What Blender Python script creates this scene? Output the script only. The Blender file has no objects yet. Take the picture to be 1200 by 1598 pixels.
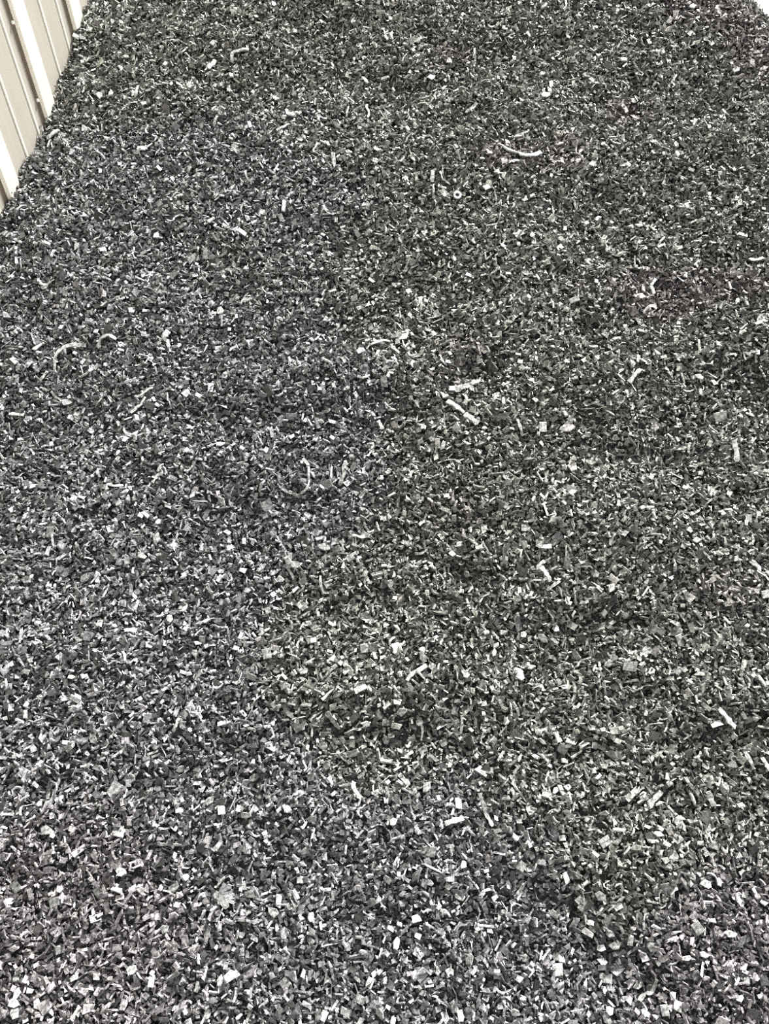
import bpy, math
import numpy as np
from mathutils import Vector, Matrix

# ---------------------------------------------------------------- camera, sky, sun, exposure
scene = bpy.context.scene
col = scene.collection
PITCH = math.radians(49.0)
FOC = 1200.0                       # focal length in pixels of the 1200 x 1598 frame
TOE_Z = 0.22                       # heap surface under the camera
CAM = np.array([0.0, 0.0, TOE_Z + 1.5])

cam_data = bpy.data.cameras.new('camera')
cam_data.sensor_fit = 'HORIZONTAL'
cam_data.sensor_width = 36.0
cam_data.lens = 36.0 * FOC / 1200.0
cam_data.clip_start = 0.05
cam = bpy.data.objects.new('camera', cam_data)
cam.location = CAM
cam.rotation_euler = (math.pi / 2 - PITCH, 0, 0)
col.objects.link(cam)
scene.camera = cam

world = bpy.data.worlds.new('overcast_sky')
scene.world = world
world.use_nodes = True
bg = world.node_tree.nodes['Background']
bg.inputs['Color'].default_value = (0.97, 0.985, 1.0, 1)
bg.inputs['Strength'].default_value = 0.5

sun_data = bpy.data.lights.new('sun', 'SUN')
sun_data.energy = 8.2
sun_data.angle = math.radians(9)
sun_data.color = (1.0, 0.985, 0.955)
sun = bpy.data.objects.new('sun', sun_data)
SUN_FROM = Vector((0.55, 0.80, 1.10)).normalized()
sun.rotation_euler = SUN_FROM.to_track_quat('Z', 'Y').to_euler()
sun.location = (3, 3, 6)
col.objects.link(sun)

vs = scene.view_settings
vs.view_transform = 'Standard'
vs.look = 'None'
vs.gamma = 1.0
vs.use_curve_mapping = False
vs.exposure = 0.6
scene.cycles.use_denoising = False      # keep the crisp grain of the chips
scene.cycles.filter_width = 1.0

rng = np.random.default_rng(7)

# ---------------------------------------------------------------- helpers
def link(name, me, mats, parent=None):
    o = bpy.data.objects.new(name, me)
    col.objects.link(o)
    for m in (mats if isinstance(mats, (list, tuple)) else [mats]):
        if m.name not in [x.name for x in me.materials if x]:
            me.materials.append(m)
    if parent is not None:
        o.parent = parent
    return o

def tag(o, label=None, cat=None, group=None, kind=None):
    for k, v in (('label', label), ('category', cat), ('group', group), ('kind', kind)):
        if v:
            o[k] = v
    return o

def quads_mesh(name, V, F, cols=None, mat_idx=None):
    """mesh from an (n,3) array of points and an (m,4) array of quads"""
    V = np.ascontiguousarray(V, np.float32)
    F = np.ascontiguousarray(F, np.int32)
    me = bpy.data.meshes.new(name)
    me.vertices.add(len(V))
    me.vertices.foreach_set('co', V.ravel())
    me.loops.add(F.size)
    me.loops.foreach_set('vertex_index', F.ravel())
    me.polygons.add(len(F))
    me.polygons.foreach_set('loop_start', np.arange(0, F.size, 4, dtype=np.int32))
    if mat_idx is not None:
        me.polygons.foreach_set('material_index', np.ascontiguousarray(mat_idx, np.int32))
    if cols is not None:
        a = me.color_attributes.new('tone', 'FLOAT_COLOR', 'POINT')
        a.data.foreach_set('color', np.ascontiguousarray(cols, np.float32).ravel())
    sf = me.attributes.new('sharp_face', 'BOOLEAN', 'FACE')
    sf.data.foreach_set('value', np.ones(len(F), bool))
    me.update(calc_edges=True)
    me.validate()
    return me

def nodes(name):
    m = bpy.data.materials.new(name)
    m.use_nodes = True
    nt = m.node_tree
    return m, nt, nt.nodes['Principled BSDF']

# ---------------------------------------------------------------- materials
def mat_chips():
    m, nt, b = nodes('shredded_chip')
    at = nt.nodes.new('ShaderNodeAttribute'); at.attribute_name = 'tone'
    tc = nt.nodes.new('ShaderNodeTexCoord')
    n = nt.nodes.new('ShaderNodeTexNoise'); n.inputs['Scale'].default_value = 420; n.inputs['Detail'].default_value = 2
    nt.links.new(tc.outputs['Object'], n.inputs['Vector'])
    mr = nt.nodes.new('ShaderNodeMapRange')
    mr.inputs['From Min'].default_value = 0.3; mr.inputs['From Max'].default_value = 0.7
    mr.inputs['To Min'].default_value = 0.55; mr.inputs['To Max'].default_value = 1.4
    nt.links.new(n.outputs['Fac'], mr.inputs['Value'])
    n2 = nt.nodes.new('ShaderNodeTexNoise'); n2.inputs['Scale'].default_value = 170; n2.inputs['Detail'].default_value = 1
    nt.links.new(tc.outputs['Object'], n2.inputs['Vector'])
    mr2 = nt.nodes.new('ShaderNodeMapRange')
    mr2.inputs['From Min'].default_value = 0.35; mr2.inputs['From Max'].default_value = 0.62
    mr2.inputs['To Min'].default_value = 0.5; mr2.inputs['To Max'].default_value = 1.2
    nt.links.new(n2.outputs['Fac'], mr2.inputs['Value'])
    mm = nt.nodes.new('ShaderNodeMath'); mm.operation = 'MULTIPLY'
    nt.links.new(mr.outputs['Result'], mm.inputs[0]); nt.links.new(mr2.outputs['Result'], mm.inputs[1])
    mx = nt.nodes.new('ShaderNodeVectorMath'); mx.operation = 'SCALE'
    nt.links.new(at.outputs['Color'], mx.inputs[0])
    nt.links.new(mm.outputs['Value'], mx.inputs['Scale'])
    nt.links.new(mx.outputs['Vector'], b.inputs['Base Color'])
    b.inputs['Roughness'].default_value = 0.32
    b.inputs['Specular IOR Level'].default_value = 0.5
    bp = nt.nodes.new('ShaderNodeBump'); bp.inputs['Strength'].default_value = 0.35; bp.inputs['Distance'].default_value = 0.0012
    nt.links.new(n.outputs['Fac'], bp.inputs['Height'])
    nt.links.new(bp.outputs['Normal'], b.inputs['Normal'])
    return m

def mat_base():
    m, nt, b = nodes('packed_fines')
    tc = nt.nodes.new('ShaderNodeTexCoord')
    v = nt.nodes.new('ShaderNodeTexVoronoi'); v.inputs['Scale'].default_value = 110
    nt.links.new(tc.outputs['Object'], v.inputs['Vector'])
    cr = nt.nodes.new('ShaderNodeValToRGB')
    cr.color_ramp.elements[0].color = (0.006, 0.006, 0.006, 1)
    cr.color_ramp.elements[1].color = (0.05, 0.05, 0.048, 1)
    nt.links.new(v.outputs['Color'], cr.inputs['Fac'])
    nt.links.new(cr.outputs['Color'], b.inputs['Base Color'])
    b.inputs['Roughness'].default_value = 0.6
    bp = nt.nodes.new('ShaderNodeBump'); bp.inputs['Distance'].default_value = 0.004
    nt.links.new(v.outputs['Distance'], bp.inputs['Height'])
    nt.links.new(bp.outputs['Normal'], b.inputs['Normal'])
    return m

def mat_paint(name, c, var=0.06, rough=0.45):
    m, nt, b = nodes(name)
    tc = nt.nodes.new('ShaderNodeTexCoord')
    mp = nt.nodes.new('ShaderNodeMapping'); mp.inputs['Scale'].default_value = (14, 14, 2.2)
    nt.links.new(tc.outputs['Object'], mp.inputs['Vector'])
    n = nt.nodes.new('ShaderNodeTexNoise'); n.inputs['Scale'].default_value = 3; n.inputs['Detail'].default_value = 5
    nt.links.new(mp.outputs['Vector'], n.inputs['Vector'])
    cr = nt.nodes.new('ShaderNodeValToRGB')
    cr.color_ramp.elements[0].position = 0.3; cr.color_ramp.elements[1].position = 0.7
    cr.color_ramp.elements[0].color = tuple(x * (1 - var) for x in c) + (1,)
    cr.color_ramp.elements[1].color = tuple(min(1, x * (1 + var)) for x in c) + (1,)
    nt.links.new(n.outputs['Fac'], cr.inputs['Fac'])
    nt.links.new(cr.outputs['Color'], b.inputs['Base Color'])
    b.inputs['Roughness'].default_value = rough
    return m

M_CHIP = mat_chips()
M_BASE = mat_base()
M_PANEL = mat_paint('beige_sheet_paint', (0.45, 0.42, 0.36))
M_LIT_RIB = mat_paint('cream_lit_rib', (0.78, 0.74, 0.63), 0.03)
M_BEAD = mat_paint('lit_bead_paint', (0.74, 0.71, 0.62), 0.03)  # paler than the sheet: light on the bead edges is painted in
M_FLANK_SHADE = mat_paint('brown_flank_shade', (0.20, 0.15, 0.11), 0.25, 0.7)
M_STEEL = mat_paint('zinc_screw', (0.72, 0.71, 0.68), 0.1, 0.3)
M_FLOOR = mat_paint('pale_concrete', (0.80, 0.79, 0.74), 0.05, 0.8)

# ---------------------------------------------------------------- heap surface
TS = math.tan(math.radians(20.0))
WB = np.array([-0.8691, 1.7878])                   # a point at the foot line of the wall
WAZ = math.radians(9.1)
WD = np.array([math.sin(WAZ), math.cos(WAZ)])      # along the wall, away from the camera
WN = np.array([WD[1], -WD[0]])                     # out of the wall, towards the heap

_TAB = {}
def vnoise(x, y, seed):
    """smooth value noise in -1..1"""
    if seed not in _TAB:
        _TAB[seed] = np.random.default_rng(seed).random((64, 64)) * 2 - 1
    r = _TAB[seed]
    xi = np.floor(x).astype(int); yi = np.floor(y).astype(int)
    fx = x - xi; fy = y - yi
    fx = fx * fx * (3 - 2 * fx); fy = fy * fy * (3 - 2 * fy)
    g = lambda a, b: r[a % 64, b % 64]
    return (g(xi, yi) * (1 - fx) + g(xi + 1, yi) * fx) * (1 - fy) + (g(xi, yi + 1) * (1 - fx) + g(xi + 1, yi + 1) * fx) * fy

# right-hand shoulder of the heap: the surface falls away past this line
E0 = np.array([0.925, 2.34]); ED = np.array([0.0429, -0.0677]); ED = ED / np.linalg.norm(ED)
EN = np.array([-ED[1], ED[0]])
EN = EN if EN[0] > 0 else -EN

# small slumped ledges across the slope: x, y, half width, half height
LEDGES = [(0.03, 0.63, 0.24, 0.017), (0.24, 0.375, 0.12, 0.016), (-0.21, 0.45, 0.17, 0.013), (0.80, 1.27, 0.16, 0.018), (0.38, 0.30, 0.07, 0.014),
          (0.42, 1.17, 0.16, 0.013), (-0.30, 1.02, 0.25, 0.010), (0.62, 0.62, 0.14, 0.014), (-0.15, 0.86, 0.2, 0.008), (0.35, 0.80, 0.2, 0.010)]

def H(x, y):
    x = np.asarray(x, float); y = np.asarray(y, float)
    z = TOE_Z + TS * y
    k = np.clip(y - 2.9, 0, None)                  # rounded crest out of the picture, then the far side
    z = z - 0.95 * (np.sqrt(k * k + 0.09) - 0.3)
    d = (x - E0[0]) * EN[0] + (y - E0[1]) * EN[1]
    s = np.clip(d + 0.03, 0, None)
    z = z - 0.78 * (np.sqrt(s * s + 0.0036) - 0.06)
    bump = 0.016 * vnoise(x * 2.6 + 7.3, y * 3.8 + 2.1, 11) + 0.013 * vnoise(x * 5.2 + 1.7, y * 9.3 + 5.2, 12) \
        + 0.009 * vnoise(x * 13 + 3.1, y * 22 + 8.8, 13) + 0.006 * vnoise(x * 38, y * 44, 14) + 0.003 * vnoise(x * 66 + 4, y * 72 + 9, 15)
    for lx, ly, sx, amp in LEDGES:
        q = y - ly
        bump = bump + 1.4 * amp * np.tanh(q / 0.03) * np.exp(-((x - lx) / sx) ** 2 - (q / 0.16) ** 2)
    return np.maximum(z + bump, -0.05)

def on_heap(px, py):
    """the point of the heap seen at a pixel of the photograph"""
    a = (px - 600.0) / FOC; b = -(py - 799.0) / FOC
    d = np.array([a, math.cos(PITCH) + b * math.sin(PITCH), -math.sin(PITCH) + b * math.cos(PITCH)])
    lo, hi = 0.4, 4.0
    for _ in range(3):
        t = np.linspace(lo, hi, 120)
        P = CAM + d * t[:, None]
        i = int(np.argmax(P[:, 2] < H(P[:, 0], P[:, 1])))
        lo, hi = t[max(i - 1, 0)], t[i]
    return CAM + d * hi

def to_px(x, y, z):
    dy = y - CAM[1]; dz = z - CAM[2]
    dep = dy * math.cos(PITCH) - dz * math.sin(PITCH)
    up = dy * math.sin(PITCH) + dz * math.cos(PITCH)
    dep = np.maximum(dep, 1e-3)
    return 600 + FOC * x / dep, 799 - FOC * up / dep, dep

def normal_at(x, y):
    e = 0.004
    gx = (H(x + e, y) - H(x - e, y)) / (2 * e)
    gy = (H(x, y + e) - H(x, y - e)) / (2 * e)
    n = np.stack([-gx, -gy, np.ones_like(gx)], -1)
    return n / np.linalg.norm(n, axis=-1, keepdims=True)

# ---------------------------------------------------------------- floor and ribbed wall
def slab(x0, x1, y0, y1, z0, z1, name):
    V = [(x, y, z) for z in (z0, z1) for x, y in ((x0, y0), (x1, y0), (x1, y1), (x0, y1))]
    F = [(3, 2, 1, 0), (4, 5, 6, 7), (0, 1, 5, 4), (1, 2, 6, 5), (2, 3, 7, 6), (3, 0, 4, 7)]
    me = bpy.data.meshes.new(name); me.from_pydata(V, [], F); me.update()
    return me

floor = link('floor', slab(-25, 25, -12, 40, -0.2, 0.0, 'floor'), M_FLOOR)
tag(floor, 'pale sunlit concrete floor showing white beyond the heap', 'floor', kind='structure')

def wall_prism(name, prof, z0, z1, mat, parent, bevel=0.0):
    """extrude a (along, out) outline of the wall from z0 up to z1"""
    n = len(prof)
    cx = sum(p[0] for p in prof) / n; co = sum(p[1] for p in prof) / n
    org = WB + WD * cx + WN * co
    V = []
    for z in (z0, z1):
        for a, o in prof:
            p = WB + WD * a + WN * o - org
            V.append((p[0], p[1], z - z0))
    F = [tuple(range(n))[::-1], tuple(range(n, 2 * n))]
    F += [(i, (i + 1) % n, n + (i + 1) % n, n + i) for i in range(n)]
    me = bpy.data.meshes.new(name); me.from_pydata(V, [], F)
    me.update()
    o = link(name, me, mat, parent)
    o.location = (org[0], org[1], z0)
    if bevel:
        b = o.modifiers.new('soft_edges', 'BEVEL'); b.width = bevel; b.segments = 2
    return o

PITCHW = 0.253
RIB0 = 0.187                       # near edge of the rib in the middle of the corner
WTOP = 2.6
wall = bpy.data.objects.new('wall_left', None); col.objects.link(wall)
tag(wall, 'beige ribbed sheet metal wall with the light on its ribs painted cream, left of the heap', 'wall', kind='structure')
K0, K1 = -9, 9
bead_mesh = {}
for k in range(K0, K1):
    a = RIB0 + k * PITCHW
    # flat pan between two ribs, with a shallow fold towards each rib
    pan = wall_prism('cladding_panel', [(a + 0.012, -0.02), (a + PITCHW + 0.012, -0.02), (a + PITCHW + 0.012, 0.0), (a + 0.012, 0.0)], 0.0, WTOP, M_PANEL, wall)
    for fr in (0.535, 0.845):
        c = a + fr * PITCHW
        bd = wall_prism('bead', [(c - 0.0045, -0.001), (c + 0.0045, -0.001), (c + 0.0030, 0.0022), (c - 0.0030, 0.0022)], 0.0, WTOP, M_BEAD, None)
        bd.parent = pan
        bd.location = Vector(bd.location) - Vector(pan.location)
    # the raised rib; the light it catches is put into its paler colour
    st = wall_prism('lit_rib', [(a, 0.0), (a + 0.004, 0.011), (a + 0.055, 0.011), (a + 0.062, 0.0)], 0.0, WTOP, M_LIT_RIB, wall, 0.002)
    sl = wall_prism('flank_shade', [(a - 0.010, 0.0), (a + 0.002, 0.0), (a + 0.002, 0.0035), (a - 0.008, 0.002)], 0.0, WTOP, M_FLANK_SHADE, wall)  # dark strip painted for the shade on the rib's near flank
    if k in (-1, 0, 1):
        for zc in (0.50, 0.80, 0.972, 1.137, 1.31):
            z = zc + 0.05 * k
            V = []; F = []
            for i in range(6):
                t = math.pi / 3 * i
                V.append((0.0045 * math.cos(t), 0.0045 * math.sin(t), 0.0))
            for i in range(6):
                t = math.pi / 3 * i
                V.append((0.0034 * math.cos(t), 0.0034 * math.sin(t), 0.004))
            F = [tuple(range(6, 12))] + [(i, (i + 1) % 6, 6 + (i + 1) % 6, 6 + i) for i in range(6)]
            me = bpy.data.meshes.new('screw'); me.from_pydata(V, [], F); me.update()
            o = link('screw', me, M_STEEL, wall)
            p = WB + WD * (a - 0.006) + WN * 0.003
            R = Matrix((( WD[0], 0, WN[0]), (WD[1], 0, WN[1]), (0, 1, 0)))
            o.matrix_basis = Matrix.Translation((p[0], p[1], z)) @ R.to_4x4()

# ---------------------------------------------------------------- picked-out chips (world positions on the heap)
FOOT = []                                          # footprints that the loose chips keep clear of

def ribbon(name, pts, width, thick, tone, label, cat, group, lift=0.010, arch=0.0, roll=0.0, taper=0.0, tint=(1, 1, 0.97)):
    """a strip that follows a path over the heap: rectangular section, real thickness"""
    P = np.array([on_heap(*p) for p in pts])
    # finer path
    if len(P) > 2:
        t = np.linspace(0, len(P) - 1, 4 * (len(P) - 1) + 1)
        Q = []
        for u in t:
            i = min(int(u), len(P) - 2); f = u - i
            p0 = P[max(i - 1, 0)]; p1 = P[i]; p2 = P[i + 1]; p3 = P[min(i + 2, len(P) - 1)]
            Q.append(0.5 * ((2 * p1) + (p2 - p0) * f + (2 * p0 - 5 * p1 + 4 * p2 - p3) * f * f + (3 * p1 - p0 - 3 * p2 + p3) * f ** 3))
        P = np.array(Q)
    else:
        P = np.array([P[0] * (1 - f) + P[1] * f for f in (0, 0.33, 0.67, 1)])
    n = len(P)
    nn = normal_at(P[:, 0], P[:, 1])
    s = np.linspace(0, 1, n)
    P = P + nn * (lift + arch * np.sin(math.pi * s))[:, None]
    T = np.gradient(P, axis=0); T /= np.linalg.norm(T, axis=1, keepdims=True)
    B = np.cross(nn, T); B /= np.linalg.norm(B, axis=1, keepdims=True)
    N = np.cross(T, B)
    cr, sr = math.cos(roll), math.sin(roll)
    B, N = B * cr + N * sr, N * cr - B * sr
    w = width * 0.5 * (1 - taper * s) * (1 + 0.16 * np.sin(s * 17 + len(label)) + np.random.default_rng(len(label) * 31 + n).normal(0, 0.16, n))
    h = thick * 0.5
    org = P.mean(0)
    V = np.concatenate([P - B * w[:, None] - N * h, P + B * w[:, None] - N * h,
                        P + B * w[:, None] * 0.92 + N * h, P - B * w[:, None] * 0.92 + N * h]) - org
    F = []
    for i in range(n - 1):
        for j in range(4):
            k = (j + 1) % 4
            F.append((j * n + i, k * n + i, k * n + i + 1, j * n + i + 1))
    F.append((3 * n, 2 * n, n, 0)); F.append((n - 1, 2 * n - 1, 3 * n - 1, 4 * n - 1))
    c = np.ones((len(V), 4)); c[:, :3] = np.array(tint) * tone
    me = quads_mesh(name, V, np.array(F), c)
    o = link(name, me, M_CHIP)
    o.location = org
    tag(o, label, cat, group)
    for p in P:
        FOOT.append((p[0], p[1], width * 0.5 + 0.003))
    return o

def flake(name, px, py, length, width, ang, thick, tone, label, cat, group, sides=5, lift=0.010, tilt=(0.0, 0.0), tint=(1, 1, 0.98), seed=None, bend=0.0):
    """an irregular flat chip with cut edges: polygon with thickness, a chamfered rim and a slight bend"""
    r = np.random.default_rng(seed if seed is not None else int(px * 7 + py * 13))
    P = on_heap(px, py)
    nn = normal_at(np.array([P[0]]), np.array([P[1]]))[0]
    org = P + nn * lift
    ux = np.array([math.cos(ang), math.sin(ang), 0]); ux = ux - nn * (ux @ nn); ux /= np.linalg.norm(ux)
    uy = np.cross(nn, ux)
    nz = nn + ux * tilt[0] + uy * tilt[1]; nz /= np.linalg.norm(nz)
    ux = ux - nz * (ux @ nz); ux /= np.linalg.norm(ux); uy = np.cross(nz, ux)
    if sides == 4:
        pol = [(-1, -1), (1, -1), (1, 1), (-1, 1)]
        pol = [(x * (0.92 + 0.16 * r.random()), y * (0.88 + 0.24 * r.random())) for x, y in pol]
    else:
        t0 = r.random() * 6.28
        pol = []
        for i in range(sides):
            t = t0 + 2 * math.pi * (i + 0.5 * (r.random() - 0.5)) / sides
            q = 0.85 + 0.4 * r.random()
            pol.append((q * math.cos(t), q * math.sin(t)))
    n = len(pol)
    V = []
    for (sc, hz) in ((1.0, -0.5), (1.0, 0.25), (0.88, 0.5)):
        for x, y in pol:
            X = x * length / 2 * sc; Y = y * width / 2 * sc
            V.append(ux * X + uy * Y + nz * (hz * thick + bend * (x * x - 0.3) * length))
    F = [tuple(range(n))[::-1], tuple(range(2 * n, 3 * n))]
    for L in (0, 1):
        F += [(L * n + i, L * n + (i + 1) % n, (L + 1) * n + (i + 1) % n, (L + 1) * n + i) for i in range(n)]
    me = bpy.data.meshes.new(name); me.from_pydata([tuple(v) for v in V], [], F)
    a = me.color_attributes.new('tone', 'FLOAT_COLOR', 'POINT')
    a.data.foreach_set('color', np.tile(np.array([*(np.array(tint) * tone), 1.0], np.float32), len(V)))
    me.update()
    o = link(name, me, M_CHIP)
    o.location = org
    tag(o, label, cat, group)
    FOOT.append((org[0], org[1], 0.25 * (length + width) + 0.001))
    return o

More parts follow.
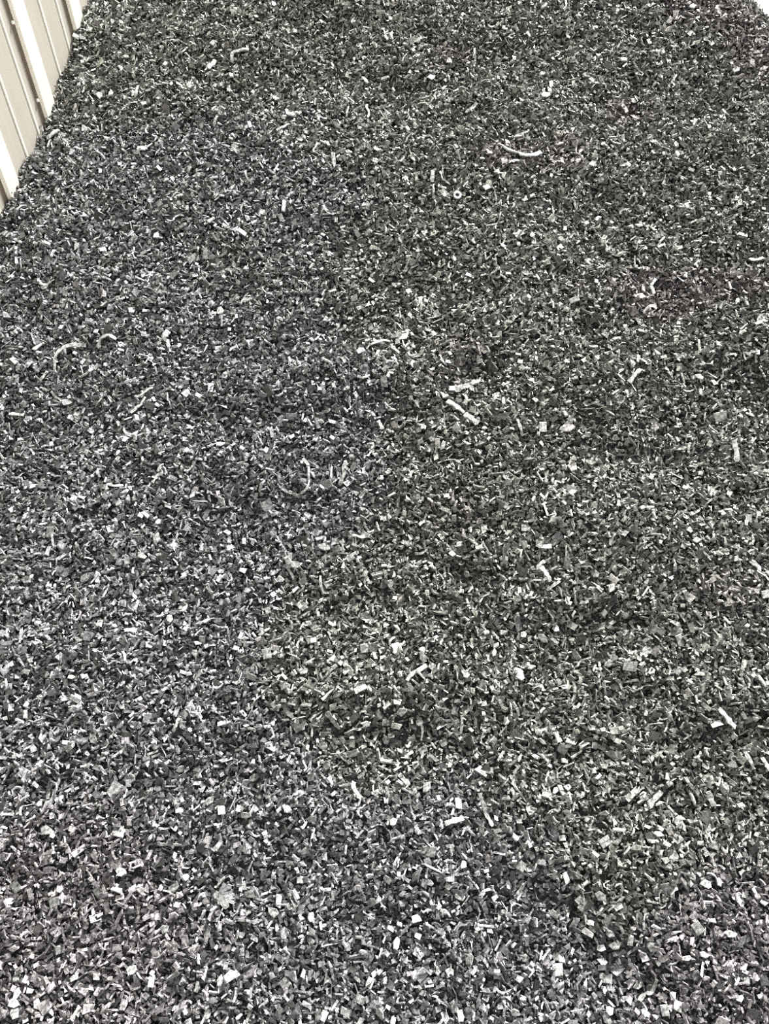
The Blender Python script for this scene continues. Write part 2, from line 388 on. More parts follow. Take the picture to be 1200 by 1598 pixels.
# strips: name, path in the photograph, width in its pixels, tone, arch, label
STRIPS = [
 ('curved_strip', [(90, 583), (96, 563), (108, 549), (123, 540), (137, 539)], 5, 0.62, 0.016, 'long pale strip bent into a wide arc, below the ribbed wall'),
 ('strip', [(66, 599), (69, 590), (74, 583)], 5, 0.50, 0.002, 'short pale strip at the lower left of the wide arc strip'),
 ('bent_strip', [(156, 544), (161, 533), (172, 527), (182, 533)], 5, 0.52, 0.006, 'hook-shaped pale strip right of the wide arc strip'),
 ('thin_strip', [(82, 613), (90, 622), (95, 630)], 3, 0.34, 0.002, 'thin grey strip just below the wide arc strip'),
 ('thin_strip', [(66, 452), (80, 448), (89, 439)], 3, 0.40, 0.004, 'thin grey curved strip above the wide arc strip'),
 ('scrap', [(253, 529), (260, 524), (265, 519)], 8, 0.85, 0.003, 'bright white scrap, upper half of a forked pair left of centre'),
 ('scrap', [(256, 530), (261, 536), (265, 544)], 5, 0.62, 0.002, 'pale lower prong under the forked bright scrap left of centre'),
 ('scrap', [(204, 646), (214, 638), (222, 632), (228, 621)], 5, 0.70, 0.006, 'bright zigzag scrap below and left of the forked scrap'),
 ('thin_strip', [(211, 619), (218, 622), (226, 617), (240, 607)], 4, 0.50, 0.003, 'pale thin strip lying across the top of the zigzag scrap'),
 ('scrap', [(238, 754), (247, 745), (256, 739)], 5, 0.78, 0.002, 'bright slanting scrap on the left, with a hooked upper end'),
 ('scrap', [(250, 738), (252, 732), (258, 727)], 4, 0.60, 0.002, 'pale hook touching the bright slanting scrap on the left'),
 ('bent_strip', [(170, 768), (171, 760), (182, 762), (195, 760)], 4, 0.62, 0.002, 'small pale L-shaped strip at the left, under the slanting scrap'),
 ('flat_strip', [(697, 612), (716, 609), (735, 604), (750, 599)], 8, 0.60, 0.004, 'wide pale ridged strip lying almost level in the middle right'),
 ('flat_strip', [(699, 629), (711, 637), (723, 648)], 8, 0.72, 0.003, 'wide bright strip slanting down below the level ridged strip'),
 ('flat_strip', [(726, 652), (735, 657), (744, 663)], 8, 0.50, 0.001, 'pale strip end continuing the wide bright slanting strip'),
 ('curved_strip', [(574, 550), (583, 543), (594, 538), (607, 537)], 4, 0.45, 0.008, 'thin grey arched strip in the upper middle of the heap'),
 ('strip', [(613, 541), (617, 548), (622, 556)], 6, 0.50, 0.002, 'short pale strip at the right end of the thin arched strip'),
 ('thin_strip', [(685, 558), (688, 566), (696, 573)], 3, 0.55, 0.003, 'thin pale curved strip above the level ridged strip'),
 ('thin_strip', [(559, 587), (568, 590), (578, 589)], 4, 0.52, 0.001, 'short level pale strip below the thin arched strip'),
 ('curved_strip', [(474, 719), (481, 731), (482, 745), (480, 754)], 5, 0.34, 0.004, 'grey upright curved strip, left one of a facing pair mid-heap'),
 ('curved_strip', [(539, 721), (540, 737), (537, 749), (529, 758)], 6, 0.38, 0.004, 'grey upright curved strip, right one of a facing pair mid-heap'),
 ('thin_strip', [(516, 730), (517, 747)], 3, 0.50, 0.0, 'thin pale upright strip between the facing pair of curved strips'),
 ('curved_strip', [(438, 764), (452, 770), (466, 770), (478, 762), (482, 752)], 4, 0.36, 0.004, 'grey sickle-shaped strip below the left strip of the facing pair'),
 ('strip', [(588, 658), (591, 665), (595, 673)], 6, 0.66, 0.001, 'short bright strip above the facing pair of curved strips'),
 ('thin_strip', [(683, 726), (700, 724), (714, 723), (727, 720)], 3, 0.40, 0.002, 'long thin grey strip, level, right of the facing pair'),
 ('curved_strip', [(360, 101), (366, 92), (375, 86), (389, 83)], 6, 0.50, 0.010, 'pale curl standing up in the upper left, away from the wall'),
 ('scrap', [(324, 109), (330, 103), (334, 97)], 6, 0.66, 0.002, 'bright scrap left of the pale standing curl'),
 ('scrap', [(76, 218), (85, 212), (95, 206)], 6, 0.68, 0.002, 'bright wedge-shaped scrap next to the foot of the ribbed wall'),
 ('thin_strip', [(78, 234), (80, 226), (84, 221)], 3, 0.50, 0.001, 'thin pale strip under the bright wedge by the wall'),
 ('thin_strip', [(212, 156), (215, 148), (217, 139)], 4, 0.55, 0.002, 'thin pale upright strip in the upper left of the heap'),
 ('thin_strip', [(335, 200), (338, 191), (341, 184)], 4, 0.55, 0.002, 'thin bright strip below the standing curl'),
 ('curved_strip', [(383, 270), (388, 282), (396, 287)], 3, 0.50, 0.004, 'thin pale C-shaped curl in the upper left'),
 ('curved_strip', [(777, 228), (787, 238), (801, 245), (821, 248), (842, 241)], 6, 0.42, 0.006, 'long grey strip sagging in a shallow bow in the upper right'),
 ('strip', [(800, 256), (811, 255), (820, 255)], 4, 0.46, 0.0, 'short level pale strip just under the long bowed strip'),
 ('curved_strip', [(687, 270), (691, 280), (698, 287), (704, 291)], 3, 0.62, 0.004, 'thin bright curved strip left of the reddish patch'),
 ('flat_strip', [(674, 270), (674, 288)], 6, 0.40, 0.001, 'grey upright flat strip beside the thin bright curved strip'),
 ('thin_strip', [(677, 291), (676, 302), (678, 312)], 3, 0.44, 0.002, 'thin grey strip hanging below the upright flat strip'),
 ('strip', [(573, 166), (573, 177), (573, 188)], 4, 0.55, 0.001, 'pale upright strip at the top, straight above the arched strip'),
 ('strip', [(539, 186), (542, 178), (544, 170)], 3, 0.58, 0.001, 'thin pale upright strip left of a similar one near the top'),
 ('strip', [(729, 181), (737, 173), (743, 162)], 5, 0.42, 0.002, 'grey slanting strip near the top, above the bowed strip'),
 ('strip', [(739, 95), (739, 86), (738, 79)], 5, 0.60, 0.001, 'short bright upright strip close to the top edge'),
 ('thin_strip', [(432, 207), (444, 203), (453, 199)], 4, 0.48, 0.002, 'pale slanting strip in the upper left centre'),
 ('thin_strip', [(491, 240), (494, 234), (497, 228)], 4, 0.60, 0.001, 'small bright slanting strip beside the bright upright rectangle'),
 ('curved_strip', [(882, 5), (884, 14), (881, 22)], 3, 0.50, 0.003, 'thin pale curl at the very top edge, right of centre'),
 ('curved_strip', [(1020, 437), (1015, 444), (1013, 452), (1017, 461)], 5, 0.80, 0.005, 'bright C-shaped curl on the right, upper half'),
 ('curved_strip', [(1003, 490), (1009, 484), (1016, 482), (1023, 485)], 4, 0.62, 0.003, 'pale arched scrap below the bright C-shaped curl'),
 ('flat_strip', [(979, 599), (988, 589), (998, 578)], 8, 0.55, 0.002, 'straight pale flat strip slanting up on the right'),
 ('thin_strip', [(993, 567), (995, 560)], 4, 0.78, 0.0, 'tiny bright strip above the straight flat strip on the right'),
 ('bent_strip', [(1118, 600), (1124, 590), (1126, 578), (1133, 576)], 2.5, 0.55, 0.003, 'thin pale outline-like bent strip near the right edge'),
 ('curved_strip', [(805, 657), (810, 665), (813, 673), (813, 681)], 5, 0.66, 0.003, 'bright upright curved strip left of the small white square'),
 ('flat_strip', [(1143, 688), (1146, 703), (1148, 724)], 8, 0.30, 0.001, 'dark grey ridged strip lying upright near the right edge'),
 ('strip', [(1169, 407), (1179, 410), (1189, 406)], 5, 0.74, 0.002, 'bright bowed strip against the right edge, upper half'),
 ('thin_strip', [(960, 713), (975, 713), (990, 712)], 3, 0.06, 0.001, 'long thin black strip lying level on the right'),
 ('scrap', [(1162, 648), (1168, 650), (1174, 653)], 3, 0.70, 0.001, 'thin bright scrap near the right edge above the ridged strip'),
 ('stick', [(1119, 1105), (1130, 1118), (1142, 1133)], 7, 0.88, 0.002, 'straight white stick in the lower right, the brightest stick'),
 ('stick', [(1161, 1173), (1168, 1186), (1176, 1200)], 7, 0.70, 0.001, 'pale stick below the white stick, near the right edge'),
 ('stick', [(1188, 1183), (1193, 1192), (1196, 1202)], 6, 0.66, 0.0, 'pale stick end touching the right edge below the white stick'),
 ('flat_strip', [(750, 1236), (753, 1248), (757, 1262)], 7, 0.22, 0.001, 'grey upper piece of the long stick, lower right of centre'),
 ('stick', [(757, 1260), (762, 1276), (769, 1294)], 7, 0.72, 0.001, 'pale lower piece of the long stick, lower right of centre'),
 ('stick', [(637, 1063), (650, 1050), (664, 1038)], 7, 0.56, 0.002, 'pale stick slanting up in the lower middle'),
 ('flat_strip', [(656, 1013), (659, 1022), (663, 1033)], 9, 0.24, 0.001, 'dark grey flat piece above the slanting pale stick'),
 ('flat_strip', [(509, 1109), (519, 1121), (530, 1134)], 8, 0.30, 0.001, 'grey stick slanting down, left of the lower middle'),
 ('thin_strip', [(501, 900), (504, 912), (508, 926)], 4, 0.52, 0.002, 'thin pale upright strip in the middle, left of centre'),
 ('thin_strip', [(545, 840), (560, 841), (575, 838)], 5, 0.56, 0.002, 'level pale strip in the very middle of the heap'),
 ('thin_strip', [(648, 863), (658, 863), (667, 856)], 4, 0.60, 0.002, 'small pale curved strip right of the level middle strip'),
 ('curved_strip', [(608, 1009), (609, 1001), (616, 997)], 4, 0.56, 0.003, 'small pale hook above the slanting pale stick'),
 ('stick', [(194, 990), (203, 989), (213, 988)], 7, 0.90, 0.001, 'short white level stick on the left, lower half'),
 ('scrap', [(841, 893), (843, 884), (850, 876)], 6, 0.82, 0.004, 'bright upper claw of a curled scrap, right of centre'),
 ('scrap', [(846, 886), (849, 897), (855, 907)], 7, 0.70, 0.003, 'pale lower claw of a curled scrap, right of centre'),
 ('scrap', [(835, 851), (846, 855), (860, 854)], 6, 0.85, 0.002, 'bright level scrap above the clawed scrap'),
 ('flat_strip', [(852, 922), (862, 914), (871, 909)], 6, 0.45, 0.001, 'grey slanting strip below the clawed scrap'),
 ('scrap', [(274, 1138), (278, 1130), (282, 1122)], 5, 0.80, 0.002, 'bright left prong of the forked scrap, lower left'),
 ('scrap', [(283, 1123), (286, 1130), (290, 1136)], 5, 0.66, 0.001, 'pale right prong of the forked scrap, lower left'),
 ('curved_strip', [(1000, 1566), (1010, 1556), (1020, 1543), (1027, 1525)], 7, 0.48, 0.004, 'long pale curved strip near the bottom right'),
 ('flat_strip', [(1101, 1232), (1106, 1244), (1112, 1257)], 9, 0.50, 0.001, 'pale flat strip in the lower right below the stick pair'),
 ('flat_strip', [(1004, 1264), (1016, 1250), (1030, 1235)], 7, 0.46, 0.002, 'grey strip slanting up in the lower right'),
 ('stick', [(117, 1592), (122, 1580), (128, 1568)], 8, 0.90, 0.001, 'white blade-shaped chip at the bottom edge, left'),
 ('flat_strip', [(338, 1398), (346, 1406), (354, 1417)], 10, 0.30, 0.002, 'grey ridged strip in the lower left, standing proud'),
 ('thin_strip', [(341, 1382), (352, 1374), (366, 1370)], 4, 0.42, 0.002, 'thin pale strip above the grey ridged strip, lower left'),
 ('flat_strip', [(82, 1222), (79, 1236), (77, 1250)], 7, 0.30, 0.001, 'grey upright strip by the left edge, lower half'),
 ('thin_strip', [(248, 1315), (266, 1315), (284, 1316)], 4, 0.34, 0.001, 'long thin grey strip lying level in the lower left'),
 ('flat_strip', [(553, 1221), (555, 1234), (558, 1249)], 7, 0.58, 0.001, 'pale upright strip in the lower middle'),
 ('curved_strip', [(687, 1418), (695, 1421), (700, 1430)], 5, 0.62, 0.003, 'pale hooked strip in the lower middle, below the long stick'),
 ('thin_strip', [(458, 1388), (460, 1395), (463, 1403)], 5, 0.74, 0.001, 'small bright upright strip, left of the lower middle'),
 ('stick', [(693, 1285), (708, 1281), (720, 1277)], 8, 0.40, 0.002, 'grey stick beside the foot of the long stick'),
 ('thin_strip', [(658, 1125), (659, 1140), (659, 1155)], 4, 0.50, 0.001, 'thin pale upright strip below the slanting pale stick'),
 ('thin_strip', [(722, 1120), (722, 1132), (720, 1146)], 4, 0.46, 0.001, 'thin grey upright strip right of a similar pale one'),
 ('thin_strip', [(16, 648), (28, 649), (41, 650)], 5, 0.62, 0.001, 'short level bright strip at the left edge, upper half'),
 ('thin_strip', [(1030, 1240), (1022, 1246)], 3, 0.60, 0.0, 'tiny pale strip on the end of the slanting grey strip'),
]
# chips: name, x, y, length and width in pixels, turn, tone, corners, label
CHIPS = [
 ('chip', 222, 235, 12, 7, 0.1, 0.85, 4, 'small white rectangle right of the wall foot, upper left'),
 ('chip', 156, 151, 10, 8, 0.6, 0.80, 5, 'small bright chip, left of a pair near the wall'),
 ('chip', 176, 148, 9, 7, 0.4, 0.80, 5, 'small bright chip, right of a pair near the wall'),
 ('chip', 521, 250, 6, 14, 0.1, 0.88, 4, 'bright upright rectangle in the upper middle'),
 ('chip', 443, 324, 6, 13, -0.1, 0.82, 4, 'bright upright chip below and left of the upright rectangle'),
 ('chip', 760, 294, 15, 6, 0.6, 0.85, 4, 'bright slanting chip in the reddish patch, upper right'),
 ('chip', 850, 152, 14, 9, 0.2, 0.95, 6, 'white lump, the brightest chip near the top right'),
 ('chip', 846, 119, 12, 6, 0.3, 0.75, 5, 'pale chip above the white lump near the top right'),
 ('chip', 972, 97, 13, 6, 0.1, 0.88, 5, 'bright level chip near the top, right of the white lump'),
 ('chip', 1147, 111, 14, 6, 0.1, 0.85, 5, 'bright level chip near the top right corner'),
 ('chip', 1017, 13, 12, 8, 0.2, 0.90, 5, 'bright chip at the top edge, right part'),
 ('chip', 1080, 13, 9, 9, 0.9, 0.85, 5, 'bright chip at the top edge nearest the white corner'),
 ('chip', 1055, 243, 8, 9, 0.3, 0.86, 5, 'small bright chip on the right, above the curl'),
 ('chip', 550, 35, 10, 7, 0.7, 0.78, 5, 'bright chip near the top edge, left of centre'),
 ('chip', 345, 488, 11, 9, 0.4, 0.86, 6, 'round bright chip above and right of the forked scrap'),
 ('chip', 280, 541, 10, 6, 0.0, 0.74, 5, 'pale level chip right of the forked scrap'),
 ('chip', 205, 487, 12, 7, -0.3, 0.70, 5, 'pale chip right above the hook-shaped strip'),
 ('chip', 60, 544, 7, 12, -0.5, 0.74, 4, 'bright slanting chip left of the wide arc strip'),
 ('chip', 845, 667, 11, 11, 0.0, 0.88, 4, 'small white square right of the bright curved strip'),
 ('chip', 886, 668, 19, 14, 0.5, 0.62, 5, 'large pale pinkish chip right of the small white square'),
 ('chip', 893, 731, 15, 17, 0.6, 0.60, 5, 'large pale chip below the pinkish chip'),
 ('chip', 1020, 667, 11, 8, 0.2, 0.88, 5, 'bright chip right of the large pinkish chip'),
 ('chip', 1089, 589, 13, 7, -0.5, 0.84, 5, 'bright slanting chip near the right edge, mid-heap'),
 ('chip', 882, 566, 13, 7, 0.5, 0.70, 5, 'pale chip in the reddish patch left of the flat strip'),
 ('chip', 929, 443, 6, 12, -0.2, 0.80, 4, 'bright upright chip in the upper right'),
 ('chip', 897, 470, 16, 6, 0.2, 0.66, 4, 'pale level chip below the bright upright chip'),
 ('chip', 893, 773, 13, 11, 0.6, 0.74, 4, 'pale square chip right of centre, mid-heap'),
 ('chip', 692, 695, 8, 13, -0.4, 0.80, 5, 'pale pointed chip in the middle of the heap'),
 ('chip', 503, 855, 22, 12, 0.1, 0.30, 6, 'large flat grey chip left of centre'),
 ('chip', 437, 903, 13, 10, 0.1, 0.80, 6, 'bright oval chip left of the middle'),
 ('chip', 345, 697, 13, 11, 0.3, 0.70, 5, 'bright chip left of the middle, above mid-height'),
 ('chip', 1181, 890, 9, 13, -0.2, 0.90, 5, 'white upright chip near the right edge, mid-height'),
 ('chip', 1190, 927, 17, 12, 0.2, 0.62, 4, 'wide pale chip at the right edge below the white upright chip'),
 ('chip', 1135, 942, 13, 8, 0.2, 0.85, 5, 'bright chip left of the wide pale chip, right edge'),
 ('chip', 866, 981, 12, 10, -0.4, 0.88, 5, 'white chip right of centre, lower half'),
 ('chip', 817, 990, 11, 10, 0.5, 0.78, 5, 'pale chip left of the white chip, lower half'),
 ('chip', 772, 1020, 8, 13, -0.2, 0.92, 5, 'bright pointed white chip right of the slanting stick'),
 ('chip', 728, 1054, 11, 9, 0.4, 0.76, 5, 'pale round chip right of the slanting stick'),
 ('chip', 570, 1127, 16, 10, -0.4, 0.84, 5, 'bright slanting chip in the lower middle'),
 ('chip', 654, 1125, 12, 13, 0.3, 0.62, 6, 'pale chip at the top of the thin upright strip'),
 ('chip', 265, 966, 12, 12, -0.6, 0.72, 6, 'pale rounded chip right of the short white stick'),
 ('chip', 180, 980, 10, 7, -0.5, 0.85, 5, 'bright chip just left of the short white stick'),
 ('chip', 222, 868, 17, 9, -0.4, 0.85, 5, 'bright slanting chip above the short white stick'),
 ('chip', 115, 1057, 15, 7, -0.1, 0.85, 5, 'bright level chip in the left, lower half'),
 ('chip', 43, 1114, 6, 14, 0.0, 0.84, 4, 'bright upright chip by the left edge'),
 ('chip', 937, 1478, 15, 10, 0.1, 0.95, 5, 'white chip, lower of a bright pair at lower right'),
 ('chip', 959, 1471, 17, 13, 0.4, 0.92, 5, 'white chip, upper of a bright pair at lower right'),
 ('chip', 983, 1463, 8, 16, -0.1, 0.74, 4, 'pale upright chip right of the bright pair'),
 ('chip', 867, 1511, 18, 17, 0.0, 0.72, 4, 'large pale ridged chip near the bottom, right of centre'),
 ('chip', 992, 1534, 17, 12, 0.4, 0.88, 5, 'white chip above the long curved strip, bottom right'),
 ('chip', 1055, 1570, 12, 15, -0.4, 0.95, 4, 'white diamond-shaped chip near the bottom right'),
 ('chip', 1137, 1455, 20, 12, 0.0, 0.82, 5, 'large white chip near the right edge, lower right'),
 ('chip', 1095, 1488, 15, 9, -0.1, 0.88, 5, 'white chip left of and below the large white chip'),
 ('chip', 1070, 1493, 16, 7, 0.2, 0.90, 5, 'bright flat chip, leftmost of three near the lower right'),
 ('chip', 1100, 1377, 19, 12, -0.4, 0.85, 6, 'bright jagged chip on the right, lower part'),
 ('chip', 1120, 1378, 9, 13, 0.0, 0.72, 5, 'pale chip touching the bright jagged chip'),
 ('chip', 965, 1300, 21, 8, 0.0, 0.90, 5, 'white pointed chip below the grey slanting strip'),
 ('chip', 1025, 1303, 15, 11, -0.2, 0.80, 5, 'pale chip right of the white pointed chip'),
 ('chip', 877, 1306, 10, 8, 0.1, 0.84, 4, 'small bright square, right of the long stick'),
 ('chip', 867, 1236, 12, 9, 0.6, 0.84, 5, 'bright chip above the small bright square'),
 ('chip', 1152, 1558, 15, 11, 0.5, 0.80, 5, 'pale chip near the bottom right corner'),
 ('chip', 1177, 1524, 11, 9, 0.3, 0.80, 5, 'pale chip above another near the bottom right corner'),
 ('chip', 948, 1578, 13, 13, 0.4, 0.84, 6, 'pale round chip at the bottom edge, right of centre'),
 ('chip', 1008, 1580, 14, 9, -0.5, 0.86, 5, 'bright chip at the bottom under the long curved strip'),
 ('chip', 27, 1551, 11, 20, -0.5, 0.90, 5, 'bright pointed chip in the bottom left corner'),
 ('chip', 24, 1564, 16, 14, 0.2, 0.88, 5, 'bright blurred chip under the pointed one, bottom left corner'),
 ('chip', 60, 1568, 11, 17, 0.4, 0.82, 5, 'bright chip right of the pointed one, bottom left corner'),
 ('chip', 18, 1407, 17, 9, 0.0, 0.95, 6, 'white half-round chip at the left edge, lower part'),
 ('chip', 97, 1388, 14, 10, -0.5, 0.92, 5, 'white chip right of the half-round white chip'),
 ('chip', 290, 1370, 12, 11, 0.1, 0.95, 6, 'white round chip in the lower left'),
 ('chip', 191, 1360, 17, 11, -0.3, 0.76, 6, 'pale chip left of the white round chip'),
 ('chip', 347, 1265, 11, 13, 0.2, 0.90, 4, 'white square chip in the lower left'),
 ('chip', 83, 1301, 9, 13, 0.3, 0.84, 5, 'bright chip at the left, lower part'),
 ('chip', 62, 1257, 11, 9, -0.4, 0.78, 5, 'pale chip near the grey upright strip, left edge'),
 ('chip', 153, 1520, 10, 10, 0.0, 0.84, 4, 'small white square near the bottom left'),
 ('chip', 118, 1525, 14, 9, 0.4, 0.74, 5, 'pale chip left of the small white square'),
 ('chip', 208, 1513, 17, 15, 0.3, 0.60, 6, 'large pale greenish chip near the bottom left'),
 ('chip', 345, 1530, 11, 17, -0.3, 0.82, 5, 'bright upright chip near the bottom, left of centre'),
 ('chip', 309, 1535, 9, 17, -0.2, 0.74, 5, 'pale upright chip left of the bright upright chip'),
 ('chip', 485, 1429, 11, 13, 0.1, 0.95, 6, 'white oval chip in the lower middle'),
 ('chip', 578, 1531, 10, 15, -0.5, 0.92, 4, 'white slanting chip near the bottom middle'),
 ('chip', 502, 1583, 11, 15, -0.4, 0.88, 4, 'white chip at the bottom edge, left of middle'),
 ('chip', 722, 1584, 12, 20, 0.1, 0.92, 5, 'white tall chip at the bottom edge, right of middle'),
 ('chip', 717, 1396, 18, 12, -0.4, 0.92, 5, 'bright cream chip in the lower right centre'),
 ('chip', 669, 1373, 14, 11, -0.4, 0.82, 5, 'bright chip left of the cream chip'),
 ('chip', 645, 1521, 11, 16, 0.1, 0.72, 5, 'pale leaf-shaped chip near the bottom middle'),
 ('chip', 704, 1515, 14, 13, 0.3, 0.82, 5, 'bright chip right of the leaf-shaped chip'),
 ('chip', 722, 1350, 11, 16, -0.3, 0.74, 5, 'pale upright chip above the cream chip'),
 ('chip', 745, 1447, 11, 13, 0.2, 0.74, 5, 'pale round chip below the cream chip'),
 ('chip', 762, 1339, 15, 12, 0.4, 0.17, 5, 'flat brownish chip below the long stick'),
 ('chip', 613, 1282, 12, 14, 0.3, 0.80, 6, 'bright chip in the lower middle, left of the long stick'),
 ('chip', 467, 1372, 18, 13, -0.2, 0.40, 6, 'large grey chip above the small bright upright strip'),
 ('chip', 447, 1264, 10, 14, -0.4, 0.76, 5, 'pale slanting chip left of the lower middle'),
 ('chip', 713, 1256, 11, 17, 0.0, 0.60, 4, 'pale upright block left of the long stick'),
]
GSTRIP = 'long strips and scraps lying on the heap'
GCHIP = 'large pale chips lying on the heap'
GMORE = 'larger grey chips among the small ones'

def px_size(px, py):
    P = on_heap(px, py)
    return to_px(P[0], P[1], P[2])[2] / FOC

for i, (nm, pts, w, tone, arch, lab) in enumerate(STRIPS):
    s = px_size(*pts[len(pts) // 2])
    ribbon(nm, pts, w * s, min(0.0042, max(0.0015, 0.35 * w * s)), tone * 0.8, lab, 'stick' if nm == 'stick' else 'scrap' if nm == 'scrap' else 'strip', GSTRIP,
           lift=0.008, arch=arch, roll=0.25 * math.sin(i * 2.3), taper=0.35 * (i % 3 == 1))
for i, (nm, x, y, L, W, ang, tone, sides, lab) in enumerate(CHIPS):
    s = px_size(x, y)
    pink = (1.05, 0.97, 0.95) if 'pink' in lab or 'brown' in lab else (1, 1, 0.97)
    flake(nm, x, y, L * s, W * s * (1.0 + 0.35 * (y < 700)), ang, 0.003, tone * 0.78, lab, 'chip', GCHIP, sides=sides, lift=0.0072,
          tilt=(0.12 * math.sin(i * 1.7), 0.12 * math.cos(i * 2.9)), tint=pink, bend=0.03 * math.sin(i))
# a small ring that lies on the heap
P = on_heap(713, 307)
s = px_size(713, 307)
n_ = normal_at(np.array([P[0]]), np.array([P[1]]))[0]
bx = np.cross(n_, [0, 1, 0]); bx /= np.linalg.norm(bx); by = np.cross(n_, bx)
V = []; F = []
for i in range(14):
    t = 2 * math.pi * i / 14
    e = bx * math.cos(t) + by * math.sin(t) * 1.1
    for r_, z_ in ((6.5, -1), (6.5, 1), (3.2, 1), (3.2, -1)):
        V.append(e * r_ * s + n_ * z_ * 0.002)
    k = (i + 1) % 14
    F += [(i * 4 + j, k * 4 + j, k * 4 + (j + 1) % 4, i * 4 + (j + 1) % 4) for j in range(4)]
c = np.ones((len(V), 4)); c[:, :3] = 0.5
ring = link('ring', quads_mesh('ring', np.array(V), np.array(F), c), M_CHIP)
ring.location = P + n_ * 0.006
tag(ring, 'tiny white ring left of the bright slanting chip, upper right', 'ring')
FOOT.append((P[0], P[1], 0.016))

# the larger plain chips: the nearest ones, lower half of the heap
rc = np.random.default_rng(5)
spots = []
while len(spots) < 110:
    x = rc.uniform(25, 1175); y = 1590 - 760 * rc.random() ** 1.5
    if all((x - a) ** 2 + (y - b) ** 2 > 42 ** 2 for a, b in spots):
        spots.append((x, y))
protos = []
for i, (x, y) in enumerate(spots):
    s = px_size(x, y)
    flake('grey_chip', x, y, rc.uniform(14, 21) * s, rc.uniform(10, 15) * s, rc.uniform(0, 6.28), rc.uniform(0.0018, 0.0035), rc.uniform(0.12, 0.34),
          'larger flat grey chip among the small ones on the lower slope', 'chip', GMORE, sides=int(rc.integers(4, 7)), lift=rc.uniform(0.003, 0.006),
          tilt=tuple(rc.normal(0, 0.28, 2)), bend=rc.normal(0, 0.05))

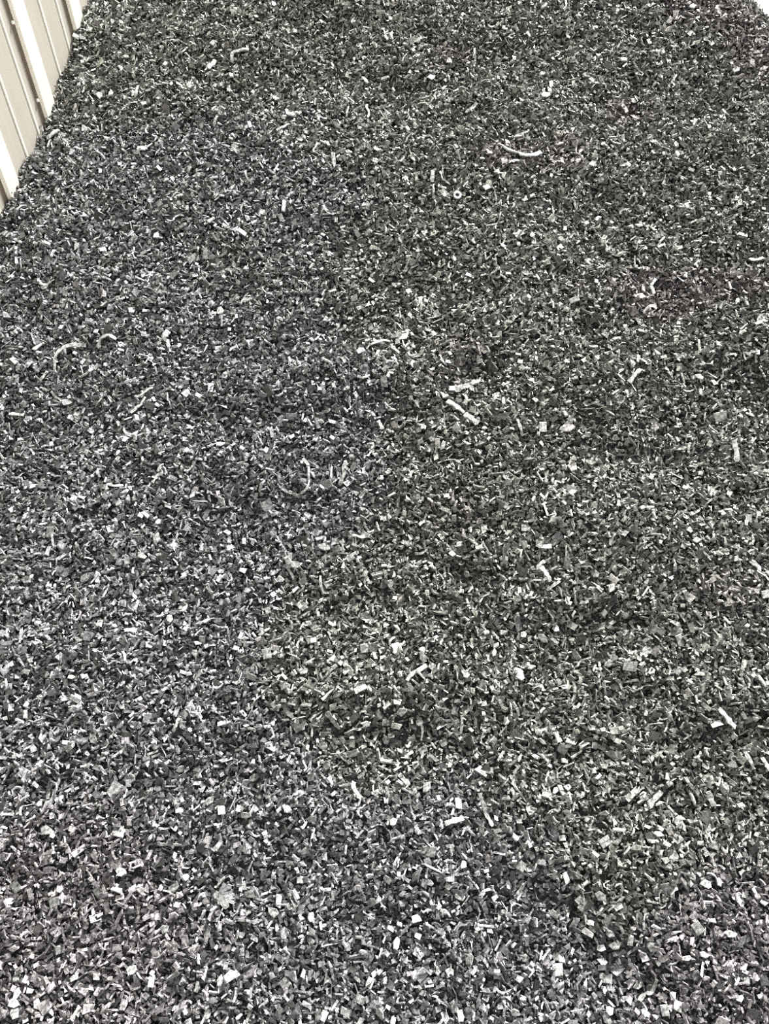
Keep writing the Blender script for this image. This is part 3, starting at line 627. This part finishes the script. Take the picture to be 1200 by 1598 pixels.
# ---------------------------------------------------------------- the heap: body and countless loose chips in one object
def build_heap():
    # body
    u = np.linspace(0, 1, 150); v = np.linspace(0, 1, 150)
    ys = -0.75 + 5.2 * v
    xr = 3.3
    G = []
    for y in ys:
        x0 = WB[0] + (y - WB[1]) * math.tan(WAZ) - 0.004
        G.append(np.stack([x0 + (xr - x0) * u, np.full_like(u, y)], -1))
    G = np.array(G)
    Z = H(G[..., 0], G[..., 1]) - 0.007
    Vb = np.concatenate([G.reshape(-1, 2), Z.reshape(-1, 1)], 1)
    n = 150
    idx = np.arange(n * n).reshape(n, n)
    Fb = np.stack([idx[:-1, :-1], idx[:-1, 1:], idx[1:, 1:], idx[1:, :-1]], -1).reshape(-1, 4)
    # loose chips on a jittered grid
    cell = 0.0051
    gx = np.arange(-1.35, 1.85, cell); gy = np.arange(-0.25, 3.5, cell)
    X, Y = np.meshgrid(gx, gy)
    X = X.ravel() + (rng.random(X.size) - 0.5) * cell * 1.6
    Y = Y.ravel() + (rng.random(Y.size) - 0.5) * cell * 1.6
    Z = H(X, Y)
    px, py, dep = to_px(X, Y, Z)
    out = np.maximum(np.maximum(-px, px - 1200), np.maximum(-py, py - 1598))
    keep = np.where(out < 40, 1.0, np.where(out < 260, 0.34, np.where(out < 620, 0.13, 0.0)))
    wd = (X - WB[0]) * WN[0] + (Y - WB[1]) * WN[1]
    keep = np.where(wd < 0.004, 0, keep)
    keep = np.where(Z < 0.0, 0, keep)
    m = rng.random(X.size) < keep
    X, Y, Z, px, py = X[m], Y[m], Z[m], px[m], py[m]
    N = X.size
    nn = normal_at(X, Y)
    # orientation: lying on the slope with a scatter of tilts
    ang = rng.random(N) * 2 * math.pi
    ux = np.stack([np.cos(ang), np.sin(ang), np.zeros(N)], -1)
    tilt = rng.normal(0, 0.55, (N, 2))
    uy = np.cross(nn, ux); uy /= np.linalg.norm(uy, axis=1, keepdims=True); ux = np.cross(uy, nn)
    nz = nn + ux * tilt[:, :1] + uy * tilt[:, 1:]
    nz /= np.linalg.norm(nz, axis=1, keepdims=True)
    ux = ux - nz * np.sum(ux * nz, 1, keepdims=True); ux /= np.linalg.norm(ux, axis=1, keepdims=True)
    uy = np.cross(nz, ux)
    # sizes
    kind = rng.random(N)
    Lh = np.exp(rng.normal(math.log(0.0086), 0.34, N)) / 2
    Wh = Lh * (0.40 + 0.40 * rng.random(N))
    sl = kind < 0.36                               # slivers
    Lh = np.where(sl, np.exp(rng.normal(math.log(0.0130), 0.34, N)) / 2, Lh)
    Wh = np.where(sl, 0.0009 + 0.0011 * rng.random(N), Wh)
    Th = 0.0006 + 0.0011 * rng.random(N)
    lift = rng.normal(0.001, 0.0052, N)
    # keep clear of the picked-out pieces
    clear = np.zeros(N, bool)
    if FOOT:
        Fp = np.array(FOOT)
        for fx, fy, fr in Fp:
            near = (np.abs(X - fx) < fr) & (np.abs(Y - fy) < fr)
            clear |= near
    lift = np.where(clear, -0.004 + rng.normal(0, 0.001, N), lift)
    C = np.stack([X, Y, Z], -1) + nn * lift[:, None]
    # tones
    tone = np.exp(rng.normal(math.log(0.132), 0.92, N))
    bright = rng.random(N) < 0.016
    tone = np.where(bright, 0.35 + 0.35 * rng.random(N), np.clip(tone, 0.006, 0.62))
    tint = np.ones((N, 3))
    olive = np.array([1.005, 1.02, 0.925]); grey = np.array([0.995, 0.995, 1.01]); mauve = np.array([1.045, 0.975, 1.0]); red = np.array([1.07, 0.975, 0.95])
    sm = lambda v: 1 / (1 + np.exp(-v))
    wob = 0.22 * vnoise(X * 2.6 + 2.2, Y * 2.6 + 9.1, 21) + 0.10 * vnoise(X * 7 + 2.2, Y * 7 + 9.1, 23)
    mg = np.maximum(sm((-0.08 + wob - X) / 0.05) * sm((1.85 + wob - Y) / 0.05), sm((0.62 - 0.5 * X + wob - Y) / 0.05))[:, None]
    mm = (sm((0.40 + 0.5 * wob - Y) / 0.03) * sm((np.abs(X + 0.02) + wob - 0.30) / 0.04))[:, None]
    mr = np.clip(2.2 * vnoise(X * 6.3 + 5.2, Y * 6.0 + 1.1, 22) - 0.6, 0, 1) * sm((X - 0.15) / 0.05) * sm((Y - 0.8) / 0.1)
    mr = mr[:, None]
    tint = olive * (1 - mg) + grey * mg
    tint = tint * (1 - mm) + mauve * mm
    tint = tint * (1 - mr) + red * mr
    tint = tint * (1 + rng.normal(0, 0.012, (N, 3)))
    ccol = np.concatenate([tint * tone[:, None], np.ones((N, 1))], 1)
    # A: quad prisms
    cx = np.array([-1, 1, 1, -1.0]); cyy = np.array([-1, -1, 1, 1.0])
    isb = kind > 0.92
    A = ~isb
    def quad_chips(S):
        k = S.sum()
        jx = cx[None] * (1 + rng.normal(0, 0.20, (k, 4))); jy = cyy[None] * (1 + rng.normal(0, 0.22, (k, 4)))
        warp = rng.normal(0, 0.10, (k, 4)) * Lh[S][:, None]
        top = C[S][:, None] + ux[S][:, None] * (jx * Lh[S][:, None])[..., None] + uy[S][:, None] * (jy * Wh[S][:, None])[..., None]
        nzz = nz[S][:, None]
        up = top + nzz * (warp + Th[S][:, None])[..., None]
        dn = top + nzz * (warp - Th[S][:, None])[..., None]
        V = np.concatenate([dn, up], 1).reshape(-1, 3)
        f = np.array([(3, 2, 1, 0), (4, 5, 6, 7), (0, 1, 5, 4), (1, 2, 6, 5), (2, 3, 7, 6), (3, 0, 4, 7)])
        F = (f[None] + (np.arange(k) * 8)[:, None, None]).reshape(-1, 4)
        return V, F, np.repeat(ccol[S], 8, 0)
    def bent_chips(S):
        k = S.sum()
        sx = np.array([-1, -0.33, 0.4, 1.0])
        Lb = Lh[S] * 1.5; Wb = np.maximum(Wh[S] * 0.45, 0.0012)
        cu = rng.normal(0, 0.5, k) * Lb; cz = rng.normal(-0.1, 0.35, k) * Lb
        ce = C[S][:, None] + ux[S][:, None] * (sx[None] * Lb[:, None])[..., None] \
            + uy[S][:, None] * ((sx ** 2)[None] * cu[:, None])[..., None] + nz[S][:, None] * ((sx ** 2)[None] * cz[:, None])[..., None]
        w = (uy[S] * Wb[:, None])[:, None]; t = (nz[S] * Th[S][:, None])[:, None]
        V = np.stack([ce - w - t, ce + w - t, ce + w + t, ce - w + t], 2).reshape(-1, 3)    # 4 rings of 4
        f = [(i * 4 + j, i * 4 + (j + 1) % 4, i * 4 + 4 + (j + 1) % 4, i * 4 + 4 + j) for i in range(3) for j in range(4)]
        f += [(3, 2, 1, 0), (12, 13, 14, 15)]
        F = (np.array(f)[None] + (np.arange(k) * 16)[:, None, None]).reshape(-1, 4)
        return V, F, np.repeat(ccol[S], 16, 0)
    Va, Fa, Ca = quad_chips(A)
    Vc, Fc, Cc = bent_chips(isb)
    V = np.concatenate([Vb, Va, Vc])
    F = np.concatenate([Fb, Fa + len(Vb), Fc + len(Vb) + len(Va)])
    cc = np.concatenate([np.full((len(Vb), 4), 0.02), Ca, Cc])
    mi = np.concatenate([np.zeros(len(Fb)), np.ones(len(Fa) + len(Fc))])
    print('chips', N, 'tris', 2 * len(F))
    me = quads_mesh('shredded_chips', V, F, cc, mi)
    me.materials.append(M_BASE); me.materials.append(M_CHIP)
    o = bpy.data.objects.new('shredded_chips', me)
    col.objects.link(o)
    tag(o, 'sloping heap of small black and grey shredded chips against the ribbed wall', 'chips', kind='stuff')
    return o

build_heap()
